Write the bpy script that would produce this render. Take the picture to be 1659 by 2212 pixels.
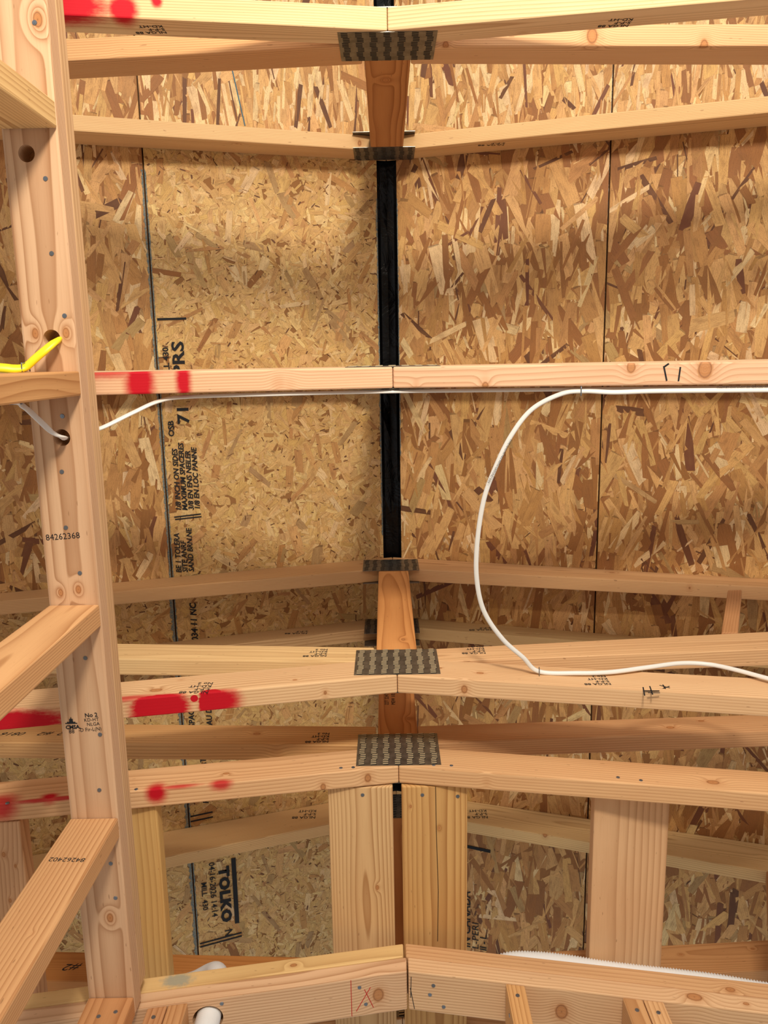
import bpy, bmesh, math, random
from mathutils import Vector, Matrix

for o in list(bpy.data.objects): bpy.data.objects.remove(o)
SC = bpy.context.scene
COL = SC.collection
EYE = 1.55                      # camera height above the floor

# ------------------------------------------------------------------ camera
cam = bpy.data.cameras.new('camera'); cam_o = bpy.data.objects.new('camera', cam); COL.objects.link(cam_o)
Mx = [[0.999849314, -0.016705562, -0.004719407],
      [0.017298117, 0.981616789, 0.190076970],
      [0.001457307, -0.190129935, 0.981757848]]      # columns: image right, image down, view axis
cam_o.matrix_world = Matrix(((Mx[0][0], -Mx[0][1], -Mx[0][2], 0),
                             (Mx[1][0], -Mx[1][1], -Mx[1][2], 0),
                             (Mx[2][0], -Mx[2][1], -Mx[2][2], EYE),
                             (0, 0, 0, 1)))
cam.sensor_fit = 'HORIZONTAL'; cam.sensor_width = 36.0
cam.lens = 36.0 * 1732.16 / 1659.0
cam.clip_start = 0.02
SC.camera = cam_o

# ------------------------------------------------------------------ world and lights
W = bpy.data.worlds.new('world'); SC.world = W; W.use_nodes = True
bg = W.node_tree.nodes['Background']
bg.inputs['Color'].default_value = (0.93, 0.97, 1.0, 1)
bg.inputs['Strength'].default_value = 0.74

def area(name, loc, target, sx, sy, energy, color):
    l = bpy.data.lights.new(name, 'AREA'); l.shape = 'RECTANGLE'; l.size = sx; l.size_y = sy
    l.energy = energy; l.color = color
    o = bpy.data.objects.new(name, l); COL.objects.link(o)
    o.location = loc
    o.rotation_euler = (Vector(target) - Vector(loc)).to_track_quat('-Z', 'Y').to_euler()
    return o
# work lamp standing behind the camera, pointed up at the roof
area('work_lamp', (0.20, -1.28, EYE + 0.05), (0.1, -0.20, EYE + 2.3), 0.25, 0.25, 46, (1.0, 0.885, 0.72))
# unseen broad warm area light behind the camera, no door is built
area('rear_area_light', (0.4, -2.9, 1.1), (0.0, 0.6, EYE + 2.0), 1.6, 1.6, 45, (1.0, 0.94, 0.86))

VS = SC.view_settings
SC.display_settings.display_device = 'sRGB'
VS.view_transform = 'Standard'; VS.look = 'None'; VS.gamma = 1.0; VS.use_curve_mapping = False
VS.exposure = -0.06

# ------------------------------------------------------------------ small helpers
def lin(c):
    r = []
    for v in c[:3]:
        v /= 255.0
        r.append(v / 12.92 if v <= 0.04045 else ((v + 0.055) / 1.055) ** 2.4)
    return tuple(r)
def lin4(c): return lin(c) + (1.0,)
def P(x, y, h): return Vector((x, y, h + EYE))

def empty(name, loc=(0, 0, 0), label=None, cat=None, group=None, kind=None):
    o = bpy.data.objects.new(name, None); COL.objects.link(o); o.location = loc
    o.empty_display_size = 0.05
    tag(o, label, cat, group, kind); return o
def tag(o, label=None, cat=None, group=None, kind=None):
    if label: o['label'] = label
    if cat: o['category'] = cat
    if group: o['group'] = group
    if kind: o['kind'] = kind
    return o
def put(name, me, mat, parent=None, mw=None):
    o = bpy.data.objects.new(name, me); COL.objects.link(o)
    if mat is not None and len(me.materials) == 0: me.materials.append(mat)
    if mw is None: mw = Matrix.Identity(4)
    if parent is not None:
        o.parent = parent
        pm = world_of(parent)
        o.matrix_parent_inverse = pm.inverted()
    o.matrix_basis = mw
    o['mw'] = [v for row in mw for v in row]
    return o
def world_of(o):
    if 'mw' in o:
        f = list(o['mw']); return Matrix((f[0:4], f[4:8], f[8:12], f[12:16]))
    return Matrix.Translation(o.location)
def mesh(name, verts, faces):
    me = bpy.data.meshes.new(name); me.from_pydata([tuple(v) for v in verts], [], faces); me.update(); return me

# ------------------------------------------------------------------ node helper
class NT:
    def __init__(s, name, rough=0.7, spec=0.25):
        s.m = bpy.data.materials.new(name); s.m.use_nodes = True
        s.t = s.m.node_tree; s.b = s.t.nodes['Principled BSDF']
        s.b.inputs['Roughness'].default_value = rough
        s.b.inputs['Specular IOR Level'].default_value = spec
    def n(s, ty, **kw):
        nd = s.t.nodes.new(ty)
        for k, v in kw.items(): setattr(nd, k, v)
        return nd
    def L(s, a, b): s.t.links.new(a, b)
    def inp(s, sock, v):
        if hasattr(v, 'is_linked') or hasattr(v, 'links'): s.L(v, sock)
        else: sock.default_value = v
    def math(s, op, a, b=0.0, c=0.0, clamp=False):
        nd = s.n('ShaderNodeMath', operation=op); nd.use_clamp = clamp
        s.inp(nd.inputs[0], a); s.inp(nd.inputs[1], b); s.inp(nd.inputs[2], c); return nd.outputs[0]
    def vmath(s, op, a, b=(0, 0, 0)):
        nd = s.n('ShaderNodeVectorMath', operation=op)
        s.inp(nd.inputs[0], a); s.inp(nd.inputs[1], b)
        return nd.outputs['Value'] if op in ('DISTANCE', 'LENGTH') else nd.outputs['Vector']
    def noise(s, vec, scale, detail=2.0, rough=0.5, dist=0.0):
        nd = s.n('ShaderNodeTexNoise'); s.L(vec, nd.inputs['Vector'])
        nd.inputs['Scale'].default_value = scale; nd.inputs['Detail'].default_value = detail
        nd.inputs['Roughness'].default_value = rough; nd.inputs['Distortion'].default_value = dist
        return nd.outputs['Fac']
    def mix(s, f, a, b, blend='MIX'):
        nd = s.n('ShaderNodeMix', data_type='RGBA', blend_type=blend)
        s.inp(nd.inputs[0], f); s.inp(nd.inputs[6], a); s.inp(nd.inputs[7], b); return nd.outputs[2]
    def ramp(s, f, stops):
        nd = s.n('ShaderNodeValToRGB'); s.L(f, nd.inputs[0]); e = nd.color_ramp.elements
        while len(e) < len(stops): e.new(0.5)
        for i, (p, c) in enumerate(stops):
            e[i].position = p; e[i].color = c if len(c) == 4 else tuple(c) + (1,)
        return nd.outputs[0]
    def smooth(s, v, a, b):
        nd = s.n('ShaderNodeMapRange', interpolation_type='SMOOTHSTEP'); s.L(v, nd.inputs['Value'])
        nd.inputs['From Min'].default_value = a; nd.inputs['From Max'].default_value = b; return nd.outputs[0]
    def bump(s, h, strength, dist=0.001):
        nd = s.n('ShaderNodeBump'); s.L(h, nd.inputs['Height']); nd.inputs['Strength'].default_value = strength
        nd.inputs['Distance'].default_value = dist; s.L(nd.outputs[0], s.b.inputs['Normal'])

def plain(name, col, rough=0.6, metal=0.0, spec=0.3):
    m = NT(name, rough, spec); m.b.inputs['Base Color'].default_value = lin4(col)
    m.b.inputs['Metallic'].default_value = metal
    return m.m

rng = random.Random(7)
PINE = (218, 182, 140); PINK = (218, 178, 142); ORANGE = (200, 142, 88); YEL = (226, 190, 128); GREY = (205, 178, 146)
WOODN = [0]
def wood(base=PINE, ring=0.0038, pith=None, knots=(), paint=(), stain=(), contrast=0.5, wav=1.0, seed=None):
    """softwood lumber: growth rings about a pith, knots, and sprayed marks, in the board's own coordinates"""
    WOODN[0] += 1
    r = random.Random(seed if seed is not None else WOODN[0] * 13 + 5)
    m = NT('softwood_%02d' % WOODN[0], 0.68, 0.22)
    tc = m.n('ShaderNodeTexCoord').outputs['Object']
    if pith is None: pith = (r.uniform(-0.06, 0.15), r.choice([-1, 1]) * r.uniform(0.045, 0.12))
    off = r.uniform(0, 50)
    # slow wander of the grain along the board
    pc = m.vmath('ADD', m.vmath('MULTIPLY', tc, (1.3, 6.0, 6.0)), (off, off * 0.37, off * 1.7))
    wander = m.math('MULTIPLY', m.math('SUBTRACT', m.noise(pc, 1.0, 2.0, 0.5), 0.5), 0.024 * wav)
    sep = m.n('ShaderNodeSeparateXYZ'); m.L(m.vmath('SUBTRACT', tc, (0, pith[0], pith[1])), sep.inputs[0])
    rad = m.math('SQRT', m.math('ADD', m.math('POWER', m.math('ABSOLUTE', sep.outputs[1]), 2.0),
                                m.math('POWER', m.math('ABSOLUTE', sep.outputs[2]), 2.0)))
    rad = m.math('ADD', rad, wander)
    kcol = None; kd = None
    for (ku, kv, kw, kr) in knots:
        kr = kr * 0.62
        dv = m.vmath('MULTIPLY', m.vmath('SUBTRACT', tc, (ku, kv, kw)), (0.62, 1.0, 0.45))
        d = m.vmath('LENGTH', dv)
        g = m.math('POWER', 2.718, m.math('MULTIPLY', m.math('POWER', m.math('DIVIDE', d, kr * 2.1), 2.0), -1.0))
        rad = m.math('ADD', rad, m.math('MULTIPLY', g, kr * 1.7))
        dn = m.math('DIVIDE', d, kr)
        kd = dn if kd is None else m.math('MINIMUM', kd, dn)
    ph = m.math('FRACT', m.math('DIVIDE', rad, ring))
    late = m.math('MULTIPLY', m.math('POWER', ph, 2.6), m.smooth(ph, 1.0, 0.9))
    # fibre streaks
    fc = m.vmath('MULTIPLY', tc, (9.0, 420.0, 420.0))
    fib = m.noise(fc, 1.0, 2.0, 0.6)
    mc = m.vmath('ADD', m.vmath('MULTIPLY', tc, (3.0, 22.0, 22.0)), (off * 2, 3, 1))
    mott = m.noise(mc, 1.0, 3.0, 0.6)
    g_ = (base[0] + base[1] + base[2]) / 3.0
    base = tuple(g_ + (v - g_) * 0.88 for v in base)
    b = lin(base)
    light = (b[0] * 1.06, b[1] * 1.06, b[2] * 1.05, 1)
    ring = ring * 0.84
    dark = (b[0] * 0.56, b[1] * 0.41, b[2] * 0.29, 1)
    strength = m.math('MULTIPLY', m.noise(m.vmath('MULTIPLY', tc, (1.1, 9, 9)), 1.0, 1.0), 1.8 * contrast + 0.35)
    c = m.mix(m.math('MULTIPLY', late, m.math('ADD', strength, 0.18 * contrast), clamp=True), light, dark)
    c = m.mix(m.smooth(mott, 0.35, 0.75), c, m.mix(0.20, c, (b[0] * 0.72, b[1] * 0.52, b[2] * 0.40, 1)))
    c = m.mix(m.smooth(fib, 0.45, 0.8), c, m.mix(0.16, c, dark))
    # tiny resin flecks
    sp = m.noise(m.vmath('MULTIPLY', tc, (60.0, 260.0, 260.0)), 1.0, 0.0)
    c = m.mix(m.math('MULTIPLY', m.smooth(sp, 0.80, 0.86), 0.5), c, (0.22, 0.10, 0.04, 1))
    if kd is not None:
        kn = m.ramp(kd, [(0.0, lin4((120, 72, 38))), (0.22, lin4((190, 130, 78))), (0.62, lin4((184, 124, 72))),
                         (0.80, lin4((116, 68, 38))), (0.92, lin4((188, 132, 82))), (1.0, lin4((200, 150, 100)))])
        rings = m.math('SINE', m.math('MULTIPLY', kd, 26.0))
        kn = m.mix(m.math('MULTIPLY', m.smooth(rings, 0.2, 1.0), 0.25), kn, lin4((104, 60, 30)))
        wob = m.math('MULTIPLY', m.math('SUBTRACT', m.noise(tc, 160.0, 1.0), 0.5), 0.35)
        c = m.mix(m.math('MULTIPLY', m.smooth(m.math('ADD', kd, wob), 1.15, 0.85), 0.8), c, kn)
        c = m.mix(m.math('MULTIPLY', m.smooth(kd, 2.4, 1.0), 0.22), c, lin4((178, 112, 62)))
    if paint:
        pm = None
        for (pu, pv, pw, ru, rv, rw, soft, amt) in paint:
            dv = m.vmath('DIVIDE', m.vmath('SUBTRACT', tc, (pu, pv, pw)), (ru, rv, rw))
            d = m.math('ADD', m.vmath('LENGTH', dv),
                       m.math('MULTIPLY', m.math('SUBTRACT', m.noise(m.vmath('MULTIPLY', tc, (60, 160, 160)), 1.0, 3.0, 0.7), 0.5), 0.45))
            k = m.math('MULTIPLY', m.smooth(d, 1.0 + soft, 1.0 - soft), amt)
            pm = k if pm is None else m.math('MAXIMUM', pm, k)
        c = m.mix(pm, c, lin4((190, 16, 34)))
    for (pu, pv, pw, ru, rv, rw, col) in stain:
        dv = m.vmath('DIVIDE', m.vmath('SUBTRACT', tc, (pu, pv, pw)), (ru, rv, rw))
        d = m.math('ADD', m.vmath('LENGTH', dv), m.math('MULTIPLY', m.math('SUBTRACT', m.noise(tc, 90.0, 3.0), 0.5), 1.2))
        c = m.mix(m.math('MULTIPLY', m.smooth(d, 1.3, 0.5), 0.55), c, lin4(col))
    m.L(c, m.b.inputs['Base Color'])
    m.bump(m.math('ADD', m.math('MULTIPLY', fib, 0.6), m.math('MULTIPLY', late, 0.35)), 0.35, 0.0006)
    return m.m

def board(name, c8, parent, base=PINE, knots=(), paint=(), stain=(), autok=2, bev=0.0028, label=None, holes=(), **kw):
    """c8: eight world corners: four of the start end (ccw) then the four matching ones of the far end.
       local X runs along the board, local Y along start 0->1, local Z the rest."""
    c8 = [Vector(v) for v in c8]
    O = c8[0]
    u = ((c8[4] + c8[5] + c8[6] + c8[7]) - (c8[0] + c8[1] + c8[2] + c8[3])).normalized()
    v = (c8[1] - c8[0]); v = (v - u * v.dot(u)).normalized(); w = u.cross(v)
    mw = Matrix(((u.x, v.x, w.x, O.x), (u.y, v.y, w.y, O.y), (u.z, v.z, w.z, O.z), (0, 0, 0, 1)))
    inv = mw.inverted()
    bm = bmesh.new()
    vs = [bm.verts.new(inv @ p) for p in c8]
    for f in ((0, 1, 2, 3), (7, 6, 5, 4), (0, 4, 5, 1), (1, 5, 6, 2), (2, 6, 7, 3), (3, 7, 4, 0)):
        bm.faces.new([vs[i] for i in f])
    bmesh.ops.recalc_face_normals(bm, faces=bm.faces[:])
    if bev: bmesh.ops.bevel(bm, geom=bm.edges[:], offset=bev, segments=2, affect='EDGES', profile=0.5)
    me = bpy.data.meshes.new(name); bm.to_mesh(me); bm.free()
    ext = inv @ c8[6]; length = abs((inv @ c8[5]).x); wy = abs((inv @ c8[1]).y); wz = ext.z
    def loc(t): q = inv @ Vector(t[:3]); return (q.x, q.y, q.z)
    ks = [loc(k) + (k[3],) for k in knots]
    for i in range(autok):
        ks.append((rng.uniform(0.05, 0.95) * length, rng.uniform(0.15, 0.85) * wy, rng.uniform(0.1, 0.9) * wz, rng.choice([0.003, 0.004, 0.006, 0.008])))
    ps = [loc(p) + tuple(p[3:]) for p in paint]
    ss = [loc(p) + tuple(p[3:]) for p in stain]
    mat = wood(base, knots=ks, paint=ps, stain=ss, **kw)
    o = put(name, me, mat, parent, mw)
    for (hx, hy, hz, hr, ax, dep) in holes:
        cut_hole(o, Vector((hx, hy, hz)), hr, Vector(ax), dep)
    if label: o['label'] = label
    return o

def cut_hole(o, pos, r, axis, dep):
    bm = bmesh.new()
    bmesh.ops.create_cone(bm, cap_ends=True, segments=28, radius1=r, radius2=r, depth=dep)
    me = bpy.data.meshes.new('cutter'); bm.to_mesh(me); bm.free()
    c = bpy.data.objects.new('cutter', me); COL.objects.link(c)
    c.matrix_world = Matrix.Translation(pos) @ axis.to_track_quat('Z', 'X').to_matrix().to_4x4()
    md = o.modifiers.new('hole', 'BOOLEAN'); md.operation = 'DIFFERENCE'; md.object = c; md.solver = 'EXACT'
    bpy.context.view_layer.update()
    dg = bpy.context.evaluated_depsgraph_get()
    nm = bpy.data.meshes.new_from_object(o.evaluated_get(dg))
    o.modifiers.remove(md)
    mats = [s for s in o.data.materials]; o.data = nm
    if len(nm.materials) == 0:
        for s in mats: nm.materials.append(s)
    bpy.data.objects.remove(c)

def xz_board(name, parent, x0, b0, t0, x1, b1, t1, y0, y1, **kw):
    """board lying in a truss plane: bottom/top heights at two x positions, between y0 (near) and y1"""
    lo, hi = (y0, y1) if y0 < y1 else (y1, y0)
    c = [P(x0, lo, b0), P(x0, lo, t0), P(x0, hi, t0), P(x0, hi, b0),
         P(x1, lo, b1), P(x1, lo, t1), P(x1, hi, t1), P(x1, hi, b1)]
    return board(name, c, parent, **kw)
def box_board(name, parent, x0, x1, y0, y1, h0, h1, along='y', **kw):
    if along == 'y':
        c = [P(x0, y0, h0), P(x1, y0, h0), P(x1, y0, h1), P(x0, y0, h1), P(x0, y1, h0), P(x1, y1, h0), P(x1, y1, h1), P(x0, y1, h1)]
    elif along == 'z':
        c = [P(x0, y0, h1), P(x1, y0, h1), P(x1, y1, h1), P(x0, y1, h1), P(x0, y0, h0), P(x1, y0, h0), P(x1, y1, h0), P(x0, y1, h0)]
    else:
        c = [P(x0, y0, h0), P(x0, y0, h1), P(x0, y1, h1), P(x0, y1, h0), P(x1, y0, h0), P(x1, y0, h1), P(x1, y1, h1), P(x1, y1, h0)]
    return board(name, c, parent, **kw)

INK = plain('black_ink', (34, 34, 36), 0.8)
REDINK = plain('red_pencil', (190, 40, 38), 0.8)
STEEL = NT('galvanised_steel', 0.38, 0.5)
_c = STEEL.n('ShaderNodeTexCoord').outputs['Object']
_n = STEEL.noise(_c, 55.0, 3.0)
STEEL.L(STEEL.ramp(_n, [(0.3, lin4((112, 110, 104))), (0.7, lin4((150, 148, 140)))]), STEEL.b.inputs['Base Color'])
STEEL.b.inputs['Metallic'].default_value = 0.85; STEEL = STEEL.m
TOOTH_GLINT = plain('tooth_highlight', (214, 196, 160), 0.35, 0.35, 0.6)  # pale bars painting the highlights of the plate teeth as colour
SLOT = plain('tooth_slot', (38, 35, 30), 0.8)
NAILM = plain('nail_steel', (132, 138, 146), 0.35, 0.8)

def text_on(name, txt, parent, org, dirx, diry, size, mat=INK, shear=0.0, bold=0.0, lift=0.0005, space=1.0, sx=1.0):
    """flat print: text starts at org, reads along dirx, letters' tops towards diry"""
    cu = bpy.data.curves.new('print', 'FONT'); cu.body = txt; cu.size = size; cu.shear = shear; cu.offset = bold
    cu.space_character = space; cu.resolution_u = 2
    t = bpy.data.objects.new('print_tmp', cu); COL.objects.link(t)
    bpy.context.view_layer.update()
    dg = bpy.context.evaluated_depsgraph_get()
    me = bpy.data.meshes.new_from_object(t.evaluated_get(dg)); bpy.data.objects.remove(t)
    me.materials.clear()
    x = Vector(dirx).normalized(); y = Vector(diry); y = (y - x * y.dot(x)).normalized(); z = x.cross(y)
    org = Vector(org) + z * lift
    for v in me.vertices: v.co.x *= sx
    mw = Matrix(((x.x, y.x, z.x, org.x), (x.y, y.y, z.y, org.y), (x.z, y.z, z.z, org.z), (0, 0, 0, 1)))
    return put(name, me, mat, parent, mw)

def strokes(name, parent, segs, nrm, width, mat=INK, thick=0.0004):
    """drawn pen strokes: thin bars between world points on a face with normal nrm"""
    n = Vector(nrm).normalized(); o = None
    for a, b in segs:
        a = Vector(a); b = Vector(b); d = (b - a).normalized(); s = d.cross(n).normalized() * width / 2
        vs = [q + n * thick for q in (a - s, a + s, b + s, b - s)] + [q - n * thick * 0.5 for q in (a - s, a + s, b + s, b - s)]
        fs = [(0, 1, 2, 3), (4, 7, 6, 5), (0, 4, 5, 1), (1, 5, 6, 2), (2, 6, 7, 3), (3, 7, 4, 0)]
        o = put(name, mesh(name, vs, fs), mat, parent)
    return o

_nail = None
def nail(parent, pos, nrm, r=0.0042, tilt=0.15):
    global _nail
    if _nail is None:
        bm = bmesh.new()
        bmesh.ops.create_cone(bm, cap_ends=True, segments=14, radius1=1.0, radius2=0.86, depth=0.42)
        bmesh.ops.create_cone(bm, cap_ends=True, segments=10, radius1=0.4, radius2=0.4, depth=0.12, matrix=Matrix.Translation((0, 0, 0.22)))
        _nail = bpy.data.meshes.new('nail'); bm.to_mesh(_nail); bm.free(); _nail.materials.append(NAILM)
    n = Vector(nrm) + Vector((rng.uniform(-tilt, tilt), rng.uniform(-tilt, tilt), rng.uniform(-tilt, tilt)))
    q = n.to_track_quat('Z', 'X').to_matrix().to_4x4()
    return put('nail', _nail, None, parent, Matrix.Translation(Vector(pos)) @ q @ Matrix.Scale(r, 4))

def nail_plate(parent, cx, h0, w, ht, y, ny, cols, rows, yt=None, light=True):
    """toothed steel plate on a truss face (normal +-y)"""
    t = 0.0012
    bm = bmesh.new(); bmesh.ops.create_cube(bm, size=1.0, matrix=Matrix.Translation(P(cx, y + ny * t / 2, h0 + ht / 2)) @ Matrix.Diagonal((w, t, ht, 1)))
    me = bpy.data.meshes.new('nail_plate'); bm.to_mesh(me); bm.free()
    pl = put('nail_plate', me, STEEL, parent)
    vs = []; fs = []; mi = []
    def bar(x, h, bw, bh, d, m):
        i = len(vs); y0 = y + ny * t; y1 = y + ny * (t + d)
        for yy in (y0, y1):
            for (a, b) in ((-1, -1), (1, -1), (1, 1), (-1, 1)): vs.append(P(x + a * bw / 2, yy, h + b * bh / 2 + a * bh * 0.22))
        for f in ((0, 1, 2, 3), (4, 5, 6, 7), (0, 1, 5, 4), (1, 2, 6, 5), (2, 3, 7, 6), (3, 0, 4, 7)):
            fs.append(tuple(i + k for k in f)); mi.append(m)
    for c in range(cols):
        x = cx - w / 2 + (c + 0.5) * w / cols
        for r_ in range(rows):
            h = h0 + (r_ + 0.5) * ht / rows
            dx = 0.0013 * (1 if (r_ // 3) % 2 else -1)
            bar(x + dx, h, 0.0118, ht / rows * 0.50, 0.0003, 0)
            if light: bar(x + dx - 0.0005, h + ht / rows * 0.32, 0.0110, ht / rows * 0.40, 0.0009, 1)
    me = mesh('teeth', vs, fs); me.materials.append(SLOT); me.materials.append(TOOTH_GLINT)
    for p, k in zip(me.polygons, mi): p.material_index = k
    o = put('teeth', me, None, pl); o['kind'] = 'stuff'
    return pl

def tube_mesh(name, pts, r, seg=12, flat=1.0, up=None, res=10):
    """smooth tube through world points (Catmull-Rom), optionally flattened across 'up'"""
    pts = [Vector(p) for p in pts]
    ex = [pts[0] * 2 - pts[1]] + pts + [pts[-1] * 2 - pts[-2]]
    path = []
    for i in range(1, len(ex) - 2):
        a, b, c, d = ex[i - 1:i + 3]
        for k in range(res):
            t = k / res
            path.append(0.5 * ((2 * b) + (c - a) * t + (2 * a - 5 * b + 4 * c - d) * t * t + (3 * b - a - 3 * c + d) * t ** 3))
    path.append(pts[-1])
    vs = []; fs = []; N = len(path)
    upv = Vector(up) if up else Vector((0, 0, 1))
    for i, p in enumerate(path):
        tn = (path[min(i + 1, N - 1)] - path[max(i - 1, 0)]).normalized()
        s = tn.cross(upv)
        if s.length < 0.05: s = tn.cross(Vector((0, 1, 0)))
        s.normalize(); n2 = s.cross(tn).normalized()
        rr = r(i / (N - 1), i) if callable(r) else r
        for k in range(seg):
            a = 2 * math.pi * k / seg
            vs.append(p + s * math.cos(a) * rr + n2 * math.sin(a) * rr * flat)
    for i in range(N - 1):
        for k in range(seg):
            fs.append((i * seg + k, i * seg + (k + 1) % seg, (i + 1) * seg + (k + 1) % seg, (i + 1) * seg + k))
    fs.append(tuple(range(seg))[::-1]); fs.append(tuple((N - 1) * seg + k for k in range(seg)))
    me = mesh(name, vs, fs)
    for p in me.polygons: p.use_smooth = True
    return me

# ------------------------------------------------------------------ the roof deck
K = 0.305; APX = 2.468; CX = 0.0125
def deck(x): return APX - K * abs(x - CX)

def strand_mat(name, rough_grain):
    m = NT(name, 0.62, 0.3)
    at = m.n('ShaderNodeAttribute'); at.attribute_name = 'tint'
    uv = m.n('ShaderNodeUVMap'); uv.uv_map = 'UVMap'
    f = m.noise(m.vmath('MULTIPLY', uv.outputs[0], (22.0, 520.0, 1.0)), 1.0, 3.0, 0.65)
    g = m.noise(m.vmath('MULTIPLY', uv.outputs[0], (300.0, 380.0, 1.0)), 1.0, 3.0, 0.75)
    blot = m.noise(m.vmath('MULTIPLY', uv.outputs[0], (26.0, 60.0, 1.0)), 1.0, 3.0, 0.6)
    c = m.mix(m.smooth(blot, 0.45, 0.72), at.outputs['Color'], m.mix(0.42, at.outputs['Color'], (0.24, 0.11, 0.04, 1)))
    c = m.mix(m.smooth(f, 0.40, 0.75), c, m.mix(0.38, c, (0.16, 0.065, 0.02, 1)))
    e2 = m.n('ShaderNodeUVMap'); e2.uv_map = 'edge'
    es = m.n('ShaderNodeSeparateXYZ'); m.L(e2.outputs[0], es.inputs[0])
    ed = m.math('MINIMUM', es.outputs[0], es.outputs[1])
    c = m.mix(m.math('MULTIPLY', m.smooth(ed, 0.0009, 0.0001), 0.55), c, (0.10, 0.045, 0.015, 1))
    c = m.mix(m.math('MULTIPLY', m.smooth(g, 0.54, 0.66), rough_grain), c, m.mix(0.6, c, (0.15, 0.06, 0.02, 1)))
    m.L(c, m.b.inputs['Base Color']); m.bump(f, 0.4, 0.0008)
    return m.m
SM = strand_mat('wood_strand', 0.8)
BASEM = plain('deck_core', (150, 106, 62), 0.8)
SEAL = NT('edge_sealant', 0.6, 0.3)
_c = SEAL.n('ShaderNodeTexCoord').outputs['Object']
SEAL.L(SEAL.ramp(SEAL.noise(_c, 240.0, 3.0, 0.7), [(0.35, lin4((64, 96, 112))), (0.65, lin4((152, 140, 112)))]), SEAL.b.inputs['Base Color']); SEAL = SEAL.m

C_PALE = (228, 196, 144); C_TAN = (211, 166, 106); C_MID = (188, 140, 84); C_BRN = (154, 104, 58); C_DRK = (100, 64, 42); C_RED = (114, 70, 48); C_GRY = (180, 146, 96)
F1 = (219, 180, 117); F2 = (210, 169, 106); F3 = (228, 194, 134)
def pick(r, table):
    s = r.random() * sum(w for _, w in table)
    for c, w in table:
        s -= w
        if s <= 0: return c
    return table[-1][0]

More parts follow.
